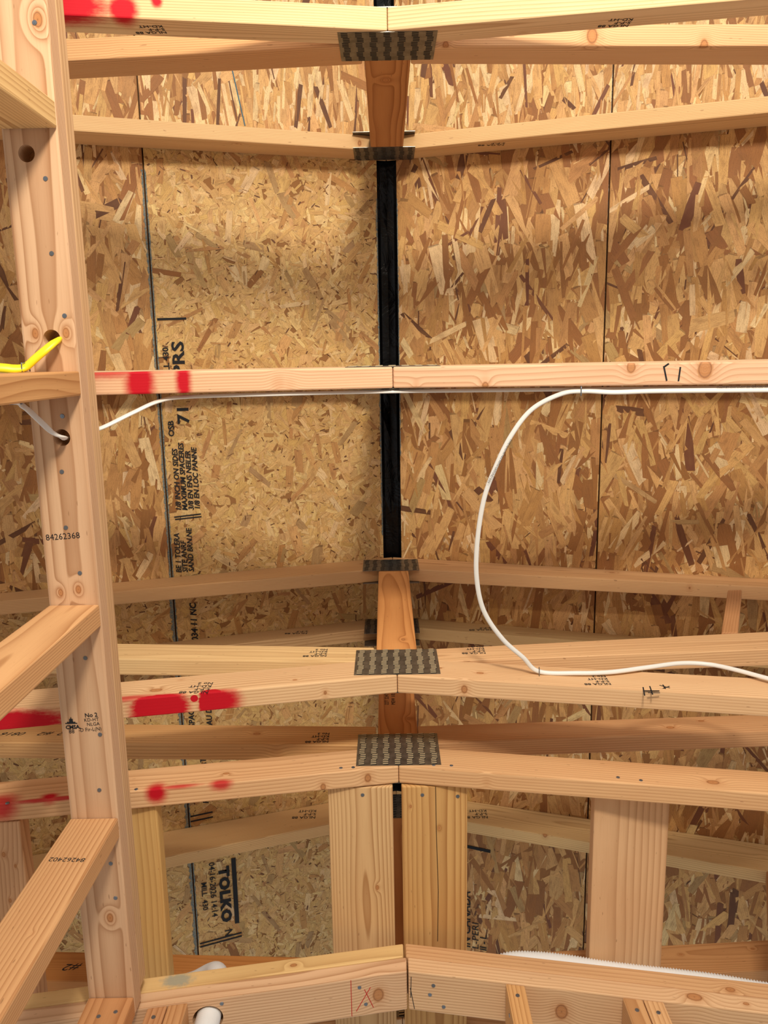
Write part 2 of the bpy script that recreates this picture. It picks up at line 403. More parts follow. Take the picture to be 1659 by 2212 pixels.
def osb_panel(parent, sgn, a0, a1, y0, y1, style, seed, seal=()):
    """sheet on the slope: a = distance from the ridge centre measured level, y along the ridge.
       sgn -1 left slope, +1 right slope"""
    th = 0.0115
    def pt(a, y, d): return P(CX + sgn * a, y, APX - K * a - d)      # d: metres below the deck's underside
    c = [pt(a0, y0, 0), pt(a1, y0, 0), pt(a1, y0, -th), pt(a0, y0, -th), pt(a0, y1, 0), pt(a1, y1, 0), pt(a1, y1, -th), pt(a0, y1, -th)]
    me = mesh('sheathing_panel', c, [(0, 1, 2, 3), (7, 6, 5, 4), (0, 4, 5, 1), (1, 5, 6, 2), (2, 6, 7, 3), (3, 7, 4, 0)])
    pan = put('sheathing_panel', me, BASEM, parent)
    r = random.Random(seed)
    vs = []; fs = []; cols = []; uvs = []; dims = []
    av0, av1 = a0, min(a1, 1.35); yv0, yv1 = max(y0, -1.25), min(y1, 2.45)
    area_ = max(0, av1 - av0) * max(0, yv1 - yv0)
    def clip(poly):
        # Sutherland-Hodgman against the sheet rectangle
        for ax, lim, keep in ((0, a0, 1), (0, a1, -1), (1, y0, 1), (1, y1, -1)):
            out = []
            for i in range(len(poly)):
                p, q = poly[i - 1], poly[i]
                ip = (p[ax] - lim) * keep >= 0; iq = (q[ax] - lim) * keep >= 0
                if ip != iq:
                    t = (lim - p[ax]) / (q[ax] - p[ax]); out.append(tuple(p[k] + (q[k] - p[k]) * t for k in range(4)))
                if iq: out.append(q)
            poly = out
            if not poly: return poly
        return poly
    def strand(a, y, L, w, ang, col, d, jag=True):
        ca, sa = math.cos(ang), math.sin(ang)
        e = lambda s: r.uniform(-s, s)
        t0 = e(0.22) * w; t1 = e(0.22) * w
        q = [(-L / 2 + t0, -w / 2 * r.uniform(.8, 1)), (0, -w / 2), (L / 2 + t1, -w / 2 * r.uniform(.7, 1)), (L / 2 - t1 * r.uniform(0, 1), w * e(.2)), (L / 2 - t1, w / 2 * r.uniform(.7, 1)), (0, w / 2),
             (-L / 2 - t0, w / 2 * r.uniform(.8, 1)), (-L / 2 + t0 * r.uniform(0, 1), w * e(.2))]
        uo = r.uniform(0, 30); vo = r.uniform(0, 30)
        poly = [(a + x * sa + z * ca, y + x * ca - z * sa, x + uo, z + vo) for x, z in q]
        poly = clip(poly)
        if len(poly) < 3: return
        i = len(vs); tilt = r.uniform(-1, 1) * 0.00045 / max(w, .01)
        for (pa, py, pu, pv) in poly:
            vs.append(pt(pa, py, d + (pv - vo) * tilt)); uvs.append((pu, pv))
        fs.append(tuple(range(i, i + len(poly)))); cols.append(col); dims.append((uo, vo, L, w))
    def jit(c, s):
        k = 1 + r.uniform(-s, s); l = lin(c); return (l[0] * k, l[1] * k * (1 + r.uniform(-.04, .04)), l[2] * k * (1 + r.uniform(-.08, .08)), 1)
    layers = []
    if style == 'coarse':
        tb = [(C_PALE, 8), (C_TAN, 30), (C_MID, 34), (C_BRN, 22), (C_DRK, 2), (C_RED, 2), (C_GRY, 4)]
        layers = [(int(area_ * 2100), (0.05, 0.14), (0.012, 0.04), 0.50, tb, .09), (int(area_ * 800), (0.04, 0.11), (0.003, 0.010), 0.40, [(C_PALE, 22), (C_MID, 26), (C_DRK, 7), (C_BRN, 16)], .10),
                  (int(area_ * 620), (0.07, 0.16), (0.014, 0.034), 0.34, [(C_TAN, 34), (C_MID, 34), (C_BRN, 22), (C_DRK, 2), (C_RED, 3), (C_PALE, 6)], .09),
                  (int(area_ * 60), (0.05, 0.15), (0.012, 0.03), 0.95, [(C_TAN, 22), (C_PALE, 14), (C_DRK, 14), (C_RED, 8), (C_GRY, 8)], .08)]
    elif style == 'bright':
        tb = [(C_PALE, 26), (C_TAN, 36), (C_MID, 22), (C_BRN, 10), (C_DRK, 2), (C_RED, 2)]
        layers = [(int(area_ * 2400), (0.06, 0.16), (0.008, 0.026), 0.26, tb, .10), (int(area_ * 500), (0.05, 0.13), (0.005, 0.018), 0.22, tb, .10), (int(area_ * 50), (0.04, 0.12), (0.012, 0.03), 0.8, [(C_DRK, 10), (C_BRN, 12), (C_TAN, 10)], .1)]
    else:
        tb = [(F1, 50), (F2, 40), (F3, 16)]
        layers = [(int(area_ * 1600), (0.03, 0.11), (0.012, 0.035), 0.7, tb, .04),
                  (int(area_ * 3000), (0.012, 0.045), (0.004, 0.014), 1.6, [(F1, 40), (F2, 44), (F3, 22), (C_MID, 3)], .05),
                  (int(area_ * 170), (0.03, 0.10), (0.008, 0.024), 0.6, [(C_GRY, 14), (C_MID, 22), (C_TAN, 20), (C_PALE, 12)], .06),
                  (int(area_ * 16), (0.05, 0.12), (0.010, 0.020), 0.6, [(C_BRN, 12), (C_GRY, 14), (C_MID, 8)], .1),
                  (int(area_ * 900), (0.004, 0.016), (0.0010, 0.0035), 1.6, [(C_DRK, 20), (C_BRN, 30)], .2)]
    tot = sum(l[0] for l in layers); k = 0
    for (n, LL, WW, spread, tb_, jt) in layers:
        for i in range(n):
            col_ = pick(r, tb_)
            a = r.uniform(av0, av1); y = r.uniform(yv0, yv1)
            strand(a, y, r.uniform(*LL), (r.uniform(*WW) if r.random() < .9 else WW[1] * 1.3) * (0.6 if col_ in (C_DRK, C_RED) and style != 'fine' else 1), r.gauss(0, spread), jit(col_, jt), 0.0004 + 0.0012 * k / tot)
            k += 1
    me = mesh('strands', vs, fs)
    ca = me.color_attributes.new('tint', 'FLOAT_COLOR', 'CORNER'); ul = me.uv_layers.new(name='UVMap'); el = me.uv_layers.new(name='edge')
    for p, c_, (uo, vo, L_, w_) in zip(me.polygons, cols, dims):
        for li in p.loop_indices:
            u_, v_ = uvs[me.loops[li].vertex_index]
            ca.data[li].color = c_; ul.data[li].uv = (u_, v_)
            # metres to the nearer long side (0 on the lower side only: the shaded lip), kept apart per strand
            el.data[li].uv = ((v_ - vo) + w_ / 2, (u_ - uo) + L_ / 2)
    o = put('strands', me, SM, pan); o['kind'] = 'stuff'
    for (sa0, sa1, sy0, sy1) in seal:                                # ragged strip of edge sealant
        vv = []; ff = []; n = int((sy1 - sy0) / 0.006)
        for i in range(n + 1):
            y = sy0 + (sy1 - sy0) * i / n; wv = r.uniform(0.35, 1.0)
            e0, e1 = (sa0, sa0 + (sa1 - sa0) * wv)
            vv += [pt(e0, y, 0.0022), pt(e1, y, 0.0022), pt(e0, y, 0.0002), pt(e1, y, 0.0002)]
            if i: j = 4 * i; ff += [(j - 4, j - 3, j + 1, j), (j - 3, j - 1, j + 3, j + 1), (j - 4, j, j + 2, j - 2)]
        put('edge_sealant', mesh('edge_sealant', vv, ff), SEAL, pan)
    return pan

ceiling = empty('ceiling', P(CX, 0.6, APX), kind='structure')
SEAML = 0.648; SEAMR = 0.598; GAP = 0.0022
LS = []
LS.append(osb_panel(ceiling, -1, 0.0285, SEAML - GAP, -3.2, -0.572, 'bright', 11))
L1 = osb_panel(ceiling, -1, 0.0285, SEAML - GAP, -0.568, 2.10, 'fine', 12, seal=((0.0285, 0.0335, -0.45, 0.55), (SEAML - GAP, SEAML - GAP - 0.004, -0.5, 1.85)))
osb_panel(ceiling, -1, 0.0285, SEAML - GAP, 2.104, 4.2, 'fine', 13)
osb_panel(ceiling, -1, SEAML + GAP, SEAML + 1.22, -3.2, -0.572, 'coarse', 14)
osb_panel(ceiling, -1, SEAML + GAP, SEAML + 1.22, -0.568, 0.645, 'coarse', 15, seal=((SEAML + GAP, SEAML + GAP + 0.006, -0.5, 0.64),))
osb_panel(ceiling, -1, SEAML + GAP, SEAML + 1.22, 0.649, 4.2, 'fine', 16, seal=((SEAML + GAP, SEAML + GAP + 0.011, 0.65, 2.2),))
osb_panel(ceiling, 1, 0.0285, SEAMR - GAP, -3.2, -0.572, 'bright', 21)
R1 = osb_panel(ceiling, 1, 0.0285, SEAMR - GAP, -0.568, 1.448, 'coarse', 22, seal=((0.0285, 0.032, -0.45, 0.3),))
R1b = osb_panel(ceiling, 1, 0.0285, SEAMR - GAP, 1.452, 4.2, 'coarse', 23)
osb_panel(ceiling, 1, SEAMR + GAP, SEAMR + 1.22, -3.2, -0.572, 'bright', 24)
osb_panel(ceiling, 1, SEAMR + GAP, SEAMR + 1.22, -0.568, 1.87, 'coarse', 25)
osb_panel(ceiling, 1, SEAMR + GAP, SEAMR + 1.22, 1.874, 4.2, 'coarse', 26)
# black roofing underlay lying over the sheets and across the ridge slot
UN = NT('black_underlay', 0.30, 0.22); _c = UN.n('ShaderNodeTexCoord').outputs['Object']
UN.b.inputs['Base Color'].default_value = (0.0022, 0.0022, 0.0026, 1)
UN.bump(UN.noise(_c, 14.0, 4.0, 0.6, 0.8), 0.6, 0.01); UN = UN.m
vs = []; fs = []; ny = 120; ur = random.Random(4)
axs = (-2.0, -0.9, -0.05, -0.02, 0.0, 0.02, 0.05, 0.9, 2.0)
for j in range(ny + 1):
    y = -3.2 + 7.4 * j / ny
    for a in axs:
        sag = (0.004 + 0.006 * math.sin(y * 9) * math.sin(y * 3.1 + a * 30) + ur.uniform(-.002, .002)) if abs(a) < 0.04 else 0
        vs.append(P(CX + a, y, APX - K * abs(a) + 0.0135 + (0.012 + sag if abs(a) < 0.04 else 0)))
nx = len(axs)
for j in range(ny):
    for i in range(nx - 1): fs.append((j * nx + i, j * nx + i + 1, (j + 1) * nx + i + 1, (j + 1) * nx + i))
n0 = len(vs); vs += [v + Vector((0, 0, 0.002)) for v in vs]
fs += [tuple(n0 + q for q in reversed(f)) for f in fs]
me = mesh('ridge_underlay', vs, fs)
put('ridge_underlay', me, UN, ceiling)

# printing on the sheets (flat print in the plane of the slope)
SL = Vector((1, 0, K)).normalized()          # up the left slope (towards the ridge)
SRr = Vector((1, 0, -K)).normalized()        # down the right slope
YA = Vector((0, 1, 0))
def pl(x, y): return P(x, y, deck(x) - 0.0026)
# reading away from the camera (+y): x axis +y, letter tops towards the ridge
def down(parent, txt, x, y, size, **kw): text_on('printed_mark', txt, parent, pl(x, y), YA, -SL if kw.pop('flip', False) else SL, size, **kw)
def upward(parent, txt, x, y, size, slope=SL, **kw): text_on('printed_mark', txt, parent, pl(x, y), -YA, -slope, size, **kw)
down(L1, 'TOLKO', -0.557, 1.590, 0.043, bold=0.0026, space=1.12, sx=1.26)
down(L1, '04-16-2026 14:14', -0.586, 1.565, 0.026, space=1.0, sx=1.05, bold=0.0003)
down(L1, 'MILL  430', -0.612, 1.63, 0.024, bold=0.0004, space=1.02)
down(L1, 'N', -0.55, 1.815, 0.034, bold=0.0006)
strokes('printed_mark', L1, [(pl(-0.512, 1.565), pl(-0.512, 1.80))], (K, 0, -1), 0.014)
strokes('printed_mark', L1, [(pl(-0.628, 1.846), pl(-0.50, 1.838)), (pl(-0.628, 1.858), pl(-0.50, 1.850))], (K, 0, -1), 0.0048)
strokes('printed_mark', L1, [(pl(-0.63, 1.395), pl(-0.565, 1.392)), (pl(-0.63, 1.412), pl(-0.565, 1.409))], (K, 0, -1), 0.0045)
strokes('chalk_mark', LS[0], [(pl(-0.405, -0.80), pl(-0.372, -0.625))], (K, 0, -1), 0.0028, plain('blue_chalk', (70, 104, 120), 0.9))
upward(L1, 'PRS', -0.564, 0.045, 0.046, bold=0.0012, sx=1.35)
upward(L1, 'MILL 430', -0.604, 0.055, 0.022, bold=0.0006, sx=1.1)
upward(L1, '71', -0.562, 0.178, 0.044, bold=0.0012, sx=1.25)
upward(L1, 'OSB', -0.603, 0.212, 0.022, bold=0.0006, sx=1.1)
strokes('printed_mark', L1, [(pl(-0.627, -0.112), pl(-0.552, -0.114)), (pl(-0.60, 0.078), pl(-0.565, 0.078))], (K, 0, -1), 0.006)
rows = [(-0.604, 'BE 1 TOLERA', '1/8 INCH ON SIDES'), (-0.587, 'SITE ANRF', 'MAXIMUM SPACERES'), (-0.570, 'SAND BRN.NE', '3/8 EN ENS NEILER'), (-0.553, '', '1/8 EN LOC PANNE')]
for k_, (x_, a_, b_) in enumerate(rows):
    if a_: upward(L1, a_, x_ - 0.004, 0.612, 0.0215, bold=0.0005, shear=0.2, sx=0.95)
    upward(L1, b_, x_ + 0.006, 0.428, 0.0205, bold=0.0006, shear=0.2, sx=1.02)
strokes('printed_mark', L1, [(pl(-0.618, 0.445), pl(-0.545, 0.441)), (pl(-0.616, 0.452), pl(-0.544, 0.449))], (K, 0, -1), 0.0036)
upward(L1, '1034 11 NC', -0.575, 0.84, 0.026, bold=0.0007, shear=0.2)
upward(L1, 'SPACED 1/8', -0.600, 1.10, 0.024, bold=0.0006, shear=0.2); upward(L1, 'RATED SHEATHING', -0.575, 1.36, 0.024, bold=0.0006, shear=0.2)
upward(L1, 'PANNEAU DE', -0.55, 1.18, 0.024, bold=0.0006, shear=0.2)
upward(R1b, 'IN CANADA', 0.255, 1.975, 0.042, slope=SRr, bold=0.0004, sx=0.92)
upward(R1b, 'L-PERI', 0.282, 1.975, 0.032, slope=SRr, sx=1.2); upward(R1b, 'II - L', 0.308, 1.975, 0.032, slope=SRr, bold=0.0006)
strokes('printed_mark', R1b, [(pl(0.235, 1.595), pl(0.318, 1.60))], (-K, 0, -1), 0.011)

# ------------------------------------------------------------------ floor and the walls
FL = NT('floor_plywood', 0.7, 0.2); _c = FL.n('ShaderNodeTexCoord').outputs['Object']
FL.L(FL.ramp(FL.noise(_c, 6.0, 4.0), [(0.3, lin4((176, 162, 142))), (0.7, lin4((206, 194, 172)))]), FL.b.inputs['Base Color']); FL = FL.m
bm = bmesh.new(); bmesh.ops.create_cube(bm, size=1.0, matrix=Matrix.Translation((0, 0.5, -0.011)) @ Matrix.Diagonal((5.2, 7.6, 0.022, 1)))
me = bpy.data.meshes.new('floor'); bm.to_mesh(me); bm.free(); tag(put('floor', me, FL), kind='structure')

wl = empty('wall_left', (-0.525, 0.3, 0), kind='structure')
X0, X1 = -0.567, -0.482; WE = 1.188; WS = -1.35
HB = 1.28
tp = box_board('top_plate', wl, X0, X1, WS, WE, HB, HB + 0.038, base=(214, 172, 132), ring=0.0042, pith=(0.052, -0.13), contrast=0.75, wav=0.5, bev=0.004,
               knots=[P(-0.497, -0.49, HB) [:] + (0.012,), P(-0.545, 0.375, HB)[:] + (0.007,), P(-0.515, 0.370, HB)[:] + (0.008,), P(-0.513, 0.985, HB)[:] + (0.010,), P(-0.497, -0.045, HB)[:] + (0.009,), P(-0.545, -0.045, HB)[:] + (0.009,)],
               holes=[(-0.532, -0.308, EYE + HB + 0.02, 0.0125, (0, 0, 1), 0.07), (-0.520, -0.037, EYE + HB + 0.02, 0.0135, (0, 0, 1), 0.07), (-0.519, 0.118, EYE + HB + 0.02, 0.0135, (0, 0, 1), 0.07)],
               autok=2)
tp2 = box_board('top_plate', wl, X0 - 0.002, X1 - 0.002, WS, 1.17, HB + 0.0390, HB + 0.0770, base=(214, 172, 124), ring=0.005, contrast=0.55, autok=3, bev=0.004,
                holes=[(-0.532, -0.308, EYE + HB + 0.06, 0.0125, (0, 0, 1), 0.1), (-0.520, -0.037, EYE + HB + 0.06, 0.0135, (0, 0, 1), 0.1), (-0.519, 0.118, EYE + HB + 0.06, 0.0135, (0, 0, 1), 0.1)])
for (nx_, ny_) in [(-0.502, -0.486), (-0.507, -0.272), (-0.508, -0.164), (-0.497, -0.071), (-0.515, 0.084), (-0.524, 0.173), (-0.526, 0.265), (-0.51, 0.342), (-0.514, 0.49), (-0.501, 0.629), (-0.511, 0.733), (-0.503, 0.876), (-0.5, 0.945)]:
    nail(tp, P(nx_, ny_, HB), (0, 0, -1), 0.0040)
DN = Vector((1, 0, 0))
text_on('printed_mark', '84262368', tp, P(-0.5605, 0.286, HB), (1, -0.06, 0), (0, -1, 0), 0.0145, lift=0.0004, sx=0.98)
text_on('printed_mark', 'No 2', tp, P(-0.524, 0.597, HB), (1, -0.06, 0), (0, -1, 0), 0.0105, bold=0.0002)
text_on('printed_mark', 'KD-HT', tp, P(-0.526, 0.605, HB), (1, -0.06, 0), (0, -1, 0), 0.0088, sx=0.95)
text_on('printed_mark', 'NLGA', tp, P(-0.522, 0.613, HB), (1, -0.06, 0), (0, -1, 0), 0.0088, sx=0.95)
text_on('printed_mark', '-D Fir-L(N)', tp, P(-0.537, 0.6235, HB), (1, -0.06, 0), (0, -1, 0), 0.0095, sx=0.9)
text_on('printed_mark', 'CMSA.', tp, P(-0.5585, 0.618, HB), (1, -0.04, 0), (0, -1, 0), 0.0095, bold=0.0004, sx=0.95)
text_on('printed_mark', '88', tp, P(-0.554, 0.626, HB), (1, -0.04, 0), (0, -1, 0), 0.0105, sx=0.95)
# maple leaf of the grade stamp
leaf = [(-1, 0), (-.95, .18), (-.75, .12), (-.6, .42), (-.45, .28), (-.3, .42), (-.28, .9), (-.12, .82), (0, 1.25), (.12, .82), (.28, .9), (.3, .42), (.45, .28), (.6, .42), (.75, .12), (.95, .18), (1, 0)]
lv = [P(-0.5485 + a * 0.0105, 0.6085 - b * 0.0105, HB - 0.0005) for a, b in leaf]
lv += [v + Vector((0, 0, 0.0003)) for v in lv]; nl = len(leaf)
put('printed_mark', mesh('leaf_mark', lv, [tuple(range(nl)), tuple(range(2 * nl - 1, nl - 1, -1))] + [(i, (i + 1) % nl, nl + (i + 1) % nl, nl + i) for i in range(nl)]), INK, tp)
# studs of the left wall
studs = [(-0.380, -0.342, (222, 182, 120), 'wall stud'), (0.014, 0.052, (206, 150, 92), ''), (0.396, 0.434, (218, 164, 108), ''), (0.786, 0.824, (212, 158, 104), ''), (1.149, 1.187, (204, 142, 88), '')]
for k_, (ya, yb, bs, _) in enumerate(studs):
    st = box_board('stud', wl, X0 + 0.001, X1 + (0.0 if k_ != 1 else 0.001), ya, yb, -1.51, HB - 0.0008, along='z', base=bs, ring=0.0055 if k_ == 1 else 0.0045, contrast=0.7, autok=2,
                   pith=((0.05, 0.11) if k_ in (2, 4) else (0.12, 0.10) if k_ == 3 else None), wav=1.4 if k_ in (1, 2) else 0.8)
    if k_ == 3:
        # upside-down number on the face towards the camera
        text_on('printed_mark', '84262402', st, P(-0.4955, ya, 1.163), (-1, 0, 0.06), (0, 0, -1), 0.0150, lift=0.0004)
    if k_ == 4:
        nail(st, P(-0.532, ya, 1.235), (0, -1, 0), 0.0042); nail(st, P(-0.505, ya, 1.245), (0, -1, 0), 0.0042)
box_board('bottom_plate', wl, X0, X1, WS, 1.19, -1.549, -1.511, base=PINE, autok=0)

# front (gable) wall: raked double top plate following the vault
wf = empty('wall_front', (0.02, 1.245, 0), kind='structure')
Y0, Y1 = 1.200, 1.289
def rk(x, s): return 1.392 - (0.166 if x < 0.024 else 0.176) * abs(x - 0.024)
def raked(x0, x1, dh, **kw):
    return xz_board('top_plate', wf, x0, rk(x0, 0) + dh, rk(x0, 0) + dh + 0.0385, x1, rk(x1, 0) + dh, rk(x1, 0) + dh + 0.0385, Y0, Y1, **kw)
pA = raked(-1.6, 0.0225, 0, base=(226, 182, 138), ring=0.006, contrast=0.6, knots=[P(-0.035, 1.245, rk(-0.03, 0))[:] + (0.012,)], autok=3,
           holes=[(-0.362, 1.244, EYE + 1.345, 0.0285, (0, 0, 1), 0.24)])
pB = raked(0.0255, 1.7, 0, base=(228, 184, 136), ring=0.0055, contrast=0.6, knots=[P(0.565, 1.2, rk(0.565, 0) + 0.02)[:] + (0.016,), P(0.655, 1.2, rk(0.655, 0) + 0.018)[:] + (0.006,), P(0.32, 1.25, rk(0.32, 0))[:] + (0.013,)], autok=2)
pC = raked(-1.6, 0.017, 0.0395, base=(230, 190, 124), ring=0.007, contrast=0.35, knots=[P(-0.205, 1.2, rk(-0.205, 0) + 0.058)[:] + (0.0075,)], autok=0,
           stain=[P(-0.43, 1.2, rk(-0.43, 0) + 0.06)[:] + (0.032, 0.018, 0.03, (96, 140, 150))], holes=[(-0.362, 1.244, EYE + 1.38, 0.0285, (0, 0, 1), 0.24)])
pD = raked(0.0215, 1.7, 0.0395, base=(218, 168, 116), ring=0.005, contrast=0.6, knots=[P(0.64, 1.2, rk(0.64, 0) + 0.05)[:] + (0.010,)], autok=1)
for (x, y, who) in [(-0.072, 1.222, pA), (-0.060, 1.262, pA), (0.075, 1.226, pB), (0.068, 1.248, pB), (0.095, 1.272, pB), (-0.335, 1.215, pA), (-0.34, 1.27, pA)]:
    nail(who, P(x, y, rk(x, 0)), (0, 0, -1), 0.0042)
kz = lambda x, y: P(x, y, rk(x, 0))
strokes('pencil_mark', pA, [(kz(-0.088, 1.203), kz(-0.088, 1.285)), (kz(-0.062, 1.228), kz(-0.045, 1.272)), (kz(-0.050, 1.225), kz(-0.079, 1.275))], (-0.16, 0, -1), 0.0013, REDINK)
strokes('pencil_mark', pB, [(kz(0.029, 1.238), kz(0.037, 1.285)), (kz(0.031, 1.212), kz(0.0295, 1.26))], (0.17, 0, -1), 0.0013)
for (xa, xb, bs) in [(0.214, 0.250, (222, 166, 102)), (0.430, 0.466, (214, 160, 104)), (0.4675, 0.5035, (228, 178, 122)), (-0.470, -0.434, (204, 146, 96)), (-0.4325, -0.3965, (210, 154, 100)), (-0.95, -0.914, PINE), (0.86, 0.896, PINE)]:
    hh = min(rk(xa, 0), rk(xb, 0)) - 0.001
    c = [P(xa, Y0 + .0005, rk(xa, 0) - .001), P(xb, Y0 + .0005, rk(xb, 0) - .001), P(xb, Y1, rk(xb, 0) - .001), P(xa, Y1, rk(xa, 0) - .001), P(xa, Y0 + .0005, -1.51), P(xb, Y0 + .0005, -1.51), P(xb, Y1, -1.51), P(xa, Y1, -1.51)]
    st = board('stud', c, wf, base=bs, contrast=0.8, ring=0.005, autok=1)
    if xa > 0: nail(st, P((xa + xb) / 2, Y0, hh - 0.025), (0, -1, 0), 0.0042)
    if abs(xa - 0.214) < .01:
        nail(st, P(xa, 1.225, hh - 0.045), (-1, 0, 0), 0.0042); nail(st, P(xa, 1.232, hh - 0.075), (-1, 0, 0), 0.0042)
    if abs(xa + 0.47) < .01: nail(st, P(xa + 0.018, Y0, hh - 0.022), (0, -1, 0), 0.0042)
box_board('bottom_plate', wf, -1.6, 1.7, Y0, Y1, -1.549, -1.511, along='x', base=PINE, autok=0)

# right wall of the room, out of the picture but it carries the trusses; and outer left wall
for nm, xx in (('wall_right', 1.72), ('wall_back', None)):
    if xx is None: continue
    wr = empty(nm, (xx, 0.5, 0), kind='structure')
    box_board('top_plate', wr, xx, xx + 0.089, -1.5, 2.2, 1.13 - 0.04, 1.13, base=PINE, autok=0)
    for q in range(9): box_board('stud', wr, xx, xx + 0.089, -1.5 + q * 0.45, -1.462 + q * 0.45, -1.51, 1.089, along='z', base=PINE, autok=0)
    box_board('bottom_plate', wr, xx, xx + 0.089, -1.5, 2.2, -1.549, -1.511, base=PINE, autok=0)

# ------------------------------------------------------------------ roof trusses
def truss(label, ya, yb, near, bot, top, webs, plates, posts=True, group='scissor roof trusses', yt=0.0, kpb=ORANGE, kpk=(), bot_kw=({}, {}), top_kw=({}, {}), web_kw=({}, {}), kpl=None, plight=True):
    """ya..yb truss thickness; near = +1 if the face towards the camera is yb (camera in front of +y side) else -1
       bot = (apex bottom h, slope left, slope right, height), top = (apex bottom, slope l, slope r)"""
    t = empty('roof_truss', P(CX, (ya + yb) / 2, 1.5), label, 'truss', group)
    ny = near; yf = yb if near > 0 else ya; yk = ya if near > 0 else yb
    out = {}
    hb, sl, sr, hh = bot; hc = 0.0135
    for side, s, ex, kw in ((-1, sl, -1.75, bot_kw[0]), (1, sr, 1.8, bot_kw[1])):
        xa, xb = (hc + side * 0.0004, ex)
        ba = hb; bb = hb - s * abs(xb - xa)
        if side < 0: o = xz_board('bottom_chord', t, xb, bb, bb + hh, xa, ba, ba + hh, ya, yb, **kw)
        else: o = xz_board('bottom_chord', t, xa, ba, ba + hh, xb, bb, bb + hh, ya, yb, **kw)
        out['b%d' % side] = o
    ht, tl, tr = top
    for side, s, kw in ((-1, tl, top_kw[0]), (1, tr, top_kw[1])):
        xa = CX + side * 0.0005; xb = CX + side * 1.83
        ta = deck(xa) - 0.0025; tb = deck(xb) - 0.0025
        ba = ht; bb = ht - s * abs(xb - xa); bb = min(bb, tb - 0.05)
        if side < 0: o = xz_board('top_chord', t, xb, bb, tb, xa, ba, ta, ya + yt, yb + yt, **kw)
        else: o = xz_board('top_chord', t, xa, ba, ta, xb, bb, tb, ya + yt, yb + yt, **kw)
        out['t%d' % side] = o
    # king post, rising from the bottom peak to the ridge
    kx0, kx1 = hc - 0.0445 + 0.001, hc + 0.0445
    h0 = hb + hh - 0.004; 
    c = [P(kx0, ya, h0), P(kx1, ya, h0), P(kx1, yb, h0), P(kx0, yb, h0), P(kx0, ya + yt, ht - 0.032), P(kx1, ya + yt, ht - 0.032), P(kx1, yb + yt, ht - 0.032), P(kx0, yb + yt, ht - 0.032)]
    out['k'] = board('king_post', c, t, base=kpb, knots=kpk, autok=0, contrast=0.75, ring=0.0075, pith=(0.035, -0.06 if near < 0 else 0.095), wav=1.6)
    for i, (side, xa, ba, ta, xb, bb, tb) in enumerate(webs):
        kw = web_kw[i] if i < len(web_kw) else {}
        if side < 0: o = xz_board('web', t, xb, bb, tb, xa, ba, ta, ya, yb, **kw)
        else: o = xz_board('web', t, xa, ba, ta, xb, bb, tb, ya, yb, **kw)
        out['w%d' % side] = o
    (pb, pbh), (pt_, pth) = plates
    nail_plate(t, 0.0135, pb, 0.174, pbh, yf, ny, 7, 18, light=plight)
    nail_plate(t, 0.0135, pb, 0.174, pbh, yk, -ny, 7, 13, light=plight)
    nail_plate(t, 0.0065, pt_, 0.168, pth, yf + yt, ny, 7, 10, light=False)
    nail_plate(t, 0.0065, pt_, 0.168, pth, yk + yt, -ny, 7, 10, light=False)
    out['root'] = t
    return out

def K_(x, y, h, r): return P(x, y, h)[:] + (r,)
def PT(x, y, h, ru, rv, rw, soft=0.35, amt=1.0): return P(x, y, h)[:] + (ru, rv, rw, soft, amt)

# truss over the top edge of the picture (behind the camera)
y0, y1 = -0.592, -0.554
T0 = truss('roof truss along the top edge, its dark orange king post marked by an oval knot',
   y0, y1, 1, (1.521, 0.166, 0.163, 0.073), (2.352, 0.333, 0.326),
   [(-1, -0.035, 1.588, 1.683, -1.35, 1.70, 1.80), (1, 0.059, 1.597, 1.687, 1.5, 1.665, 1.775)],
   ((1.524, 0.136), (2.303, 0.143)), kpk=[K_(0.010, y1, 1.774, 0.0135)], plight=False, kpb=(196, 132, 72),
   bot_kw=(dict(base=(232, 196, 142), ring=0.0038, paint=[PT(-0.525, -0.569, 1.43, 0.085, 0.05, 0.026), PT(-0.42, -0.567, 1.44, 0.024, 0.05, 0.022), PT(-0.366, -0.585, 1.45, 0.010, 0.02, 0.014)]),
           dict(base=(232, 194, 142), ring=0.0055)),
   web_kw=(dict(base=(220, 168, 112), knots=[K_(-0.485, -0.563, 1.615, 0.007)]), dict(base=(228, 180, 128), knots=[K_(0.39, -0.572, 1.61, 0.012), K_(0.60, -0.556, 1.625, 0.009), K_(0.12, -0.556, 1.60, 0.006)])),
   top_kw=(dict(base=(222, 180, 124)), dict(base=(224, 182, 124))))
# truss directly overhead
y0, y1 = 0.0185, 0.0565
T1 = truss('roof truss directly overhead, a single level band with two red stripes at left',
   y0, y1, -1, (1.480, 0.170, 0.172, 0.089), (2.352, 0.30, 0.30),
   [(-1, -0.035, 1.575, 1.655, -1.35, 1.65, 1.74), (1, 0.059, 1.58, 1.66, 1.5, 1.65, 1.74)],
   ((1.484, 0.136), (2.303, 0.143)), yt=0.014,
   bot_kw=(dict(base=(232, 184, 142), ring=0.0042, contrast=0.45, knots=[K_(-0.19, 0.045, 1.44, 0.008), K_(-0.17, 0.05, 1.44, 0.009), K_(-0.115, 0.035, 1.45, 0.004)],
                paint=[PT(-0.425, 0.036, 1.40, 0.024, 0.09, 0.055, 0.45), PT(-0.350, 0.034, 1.40, 0.013, 0.08, 0.045, 0.5), PT(-0.50, 0.016, 1.40, 0.10, 0.06, 0.012, 0.6, 0.8)]),
           dict(base=(232, 184, 144), ring=0.0046, contrast=0.5, knots=[K_(0.425, 0.025, 1.41, 0.008), K_(0.545, 0.03, 1.39, 0.013), K_(0.178, 0.055, 1.45, 0.007), K_(0.055, 0.056, 1.47, 0.005)])))
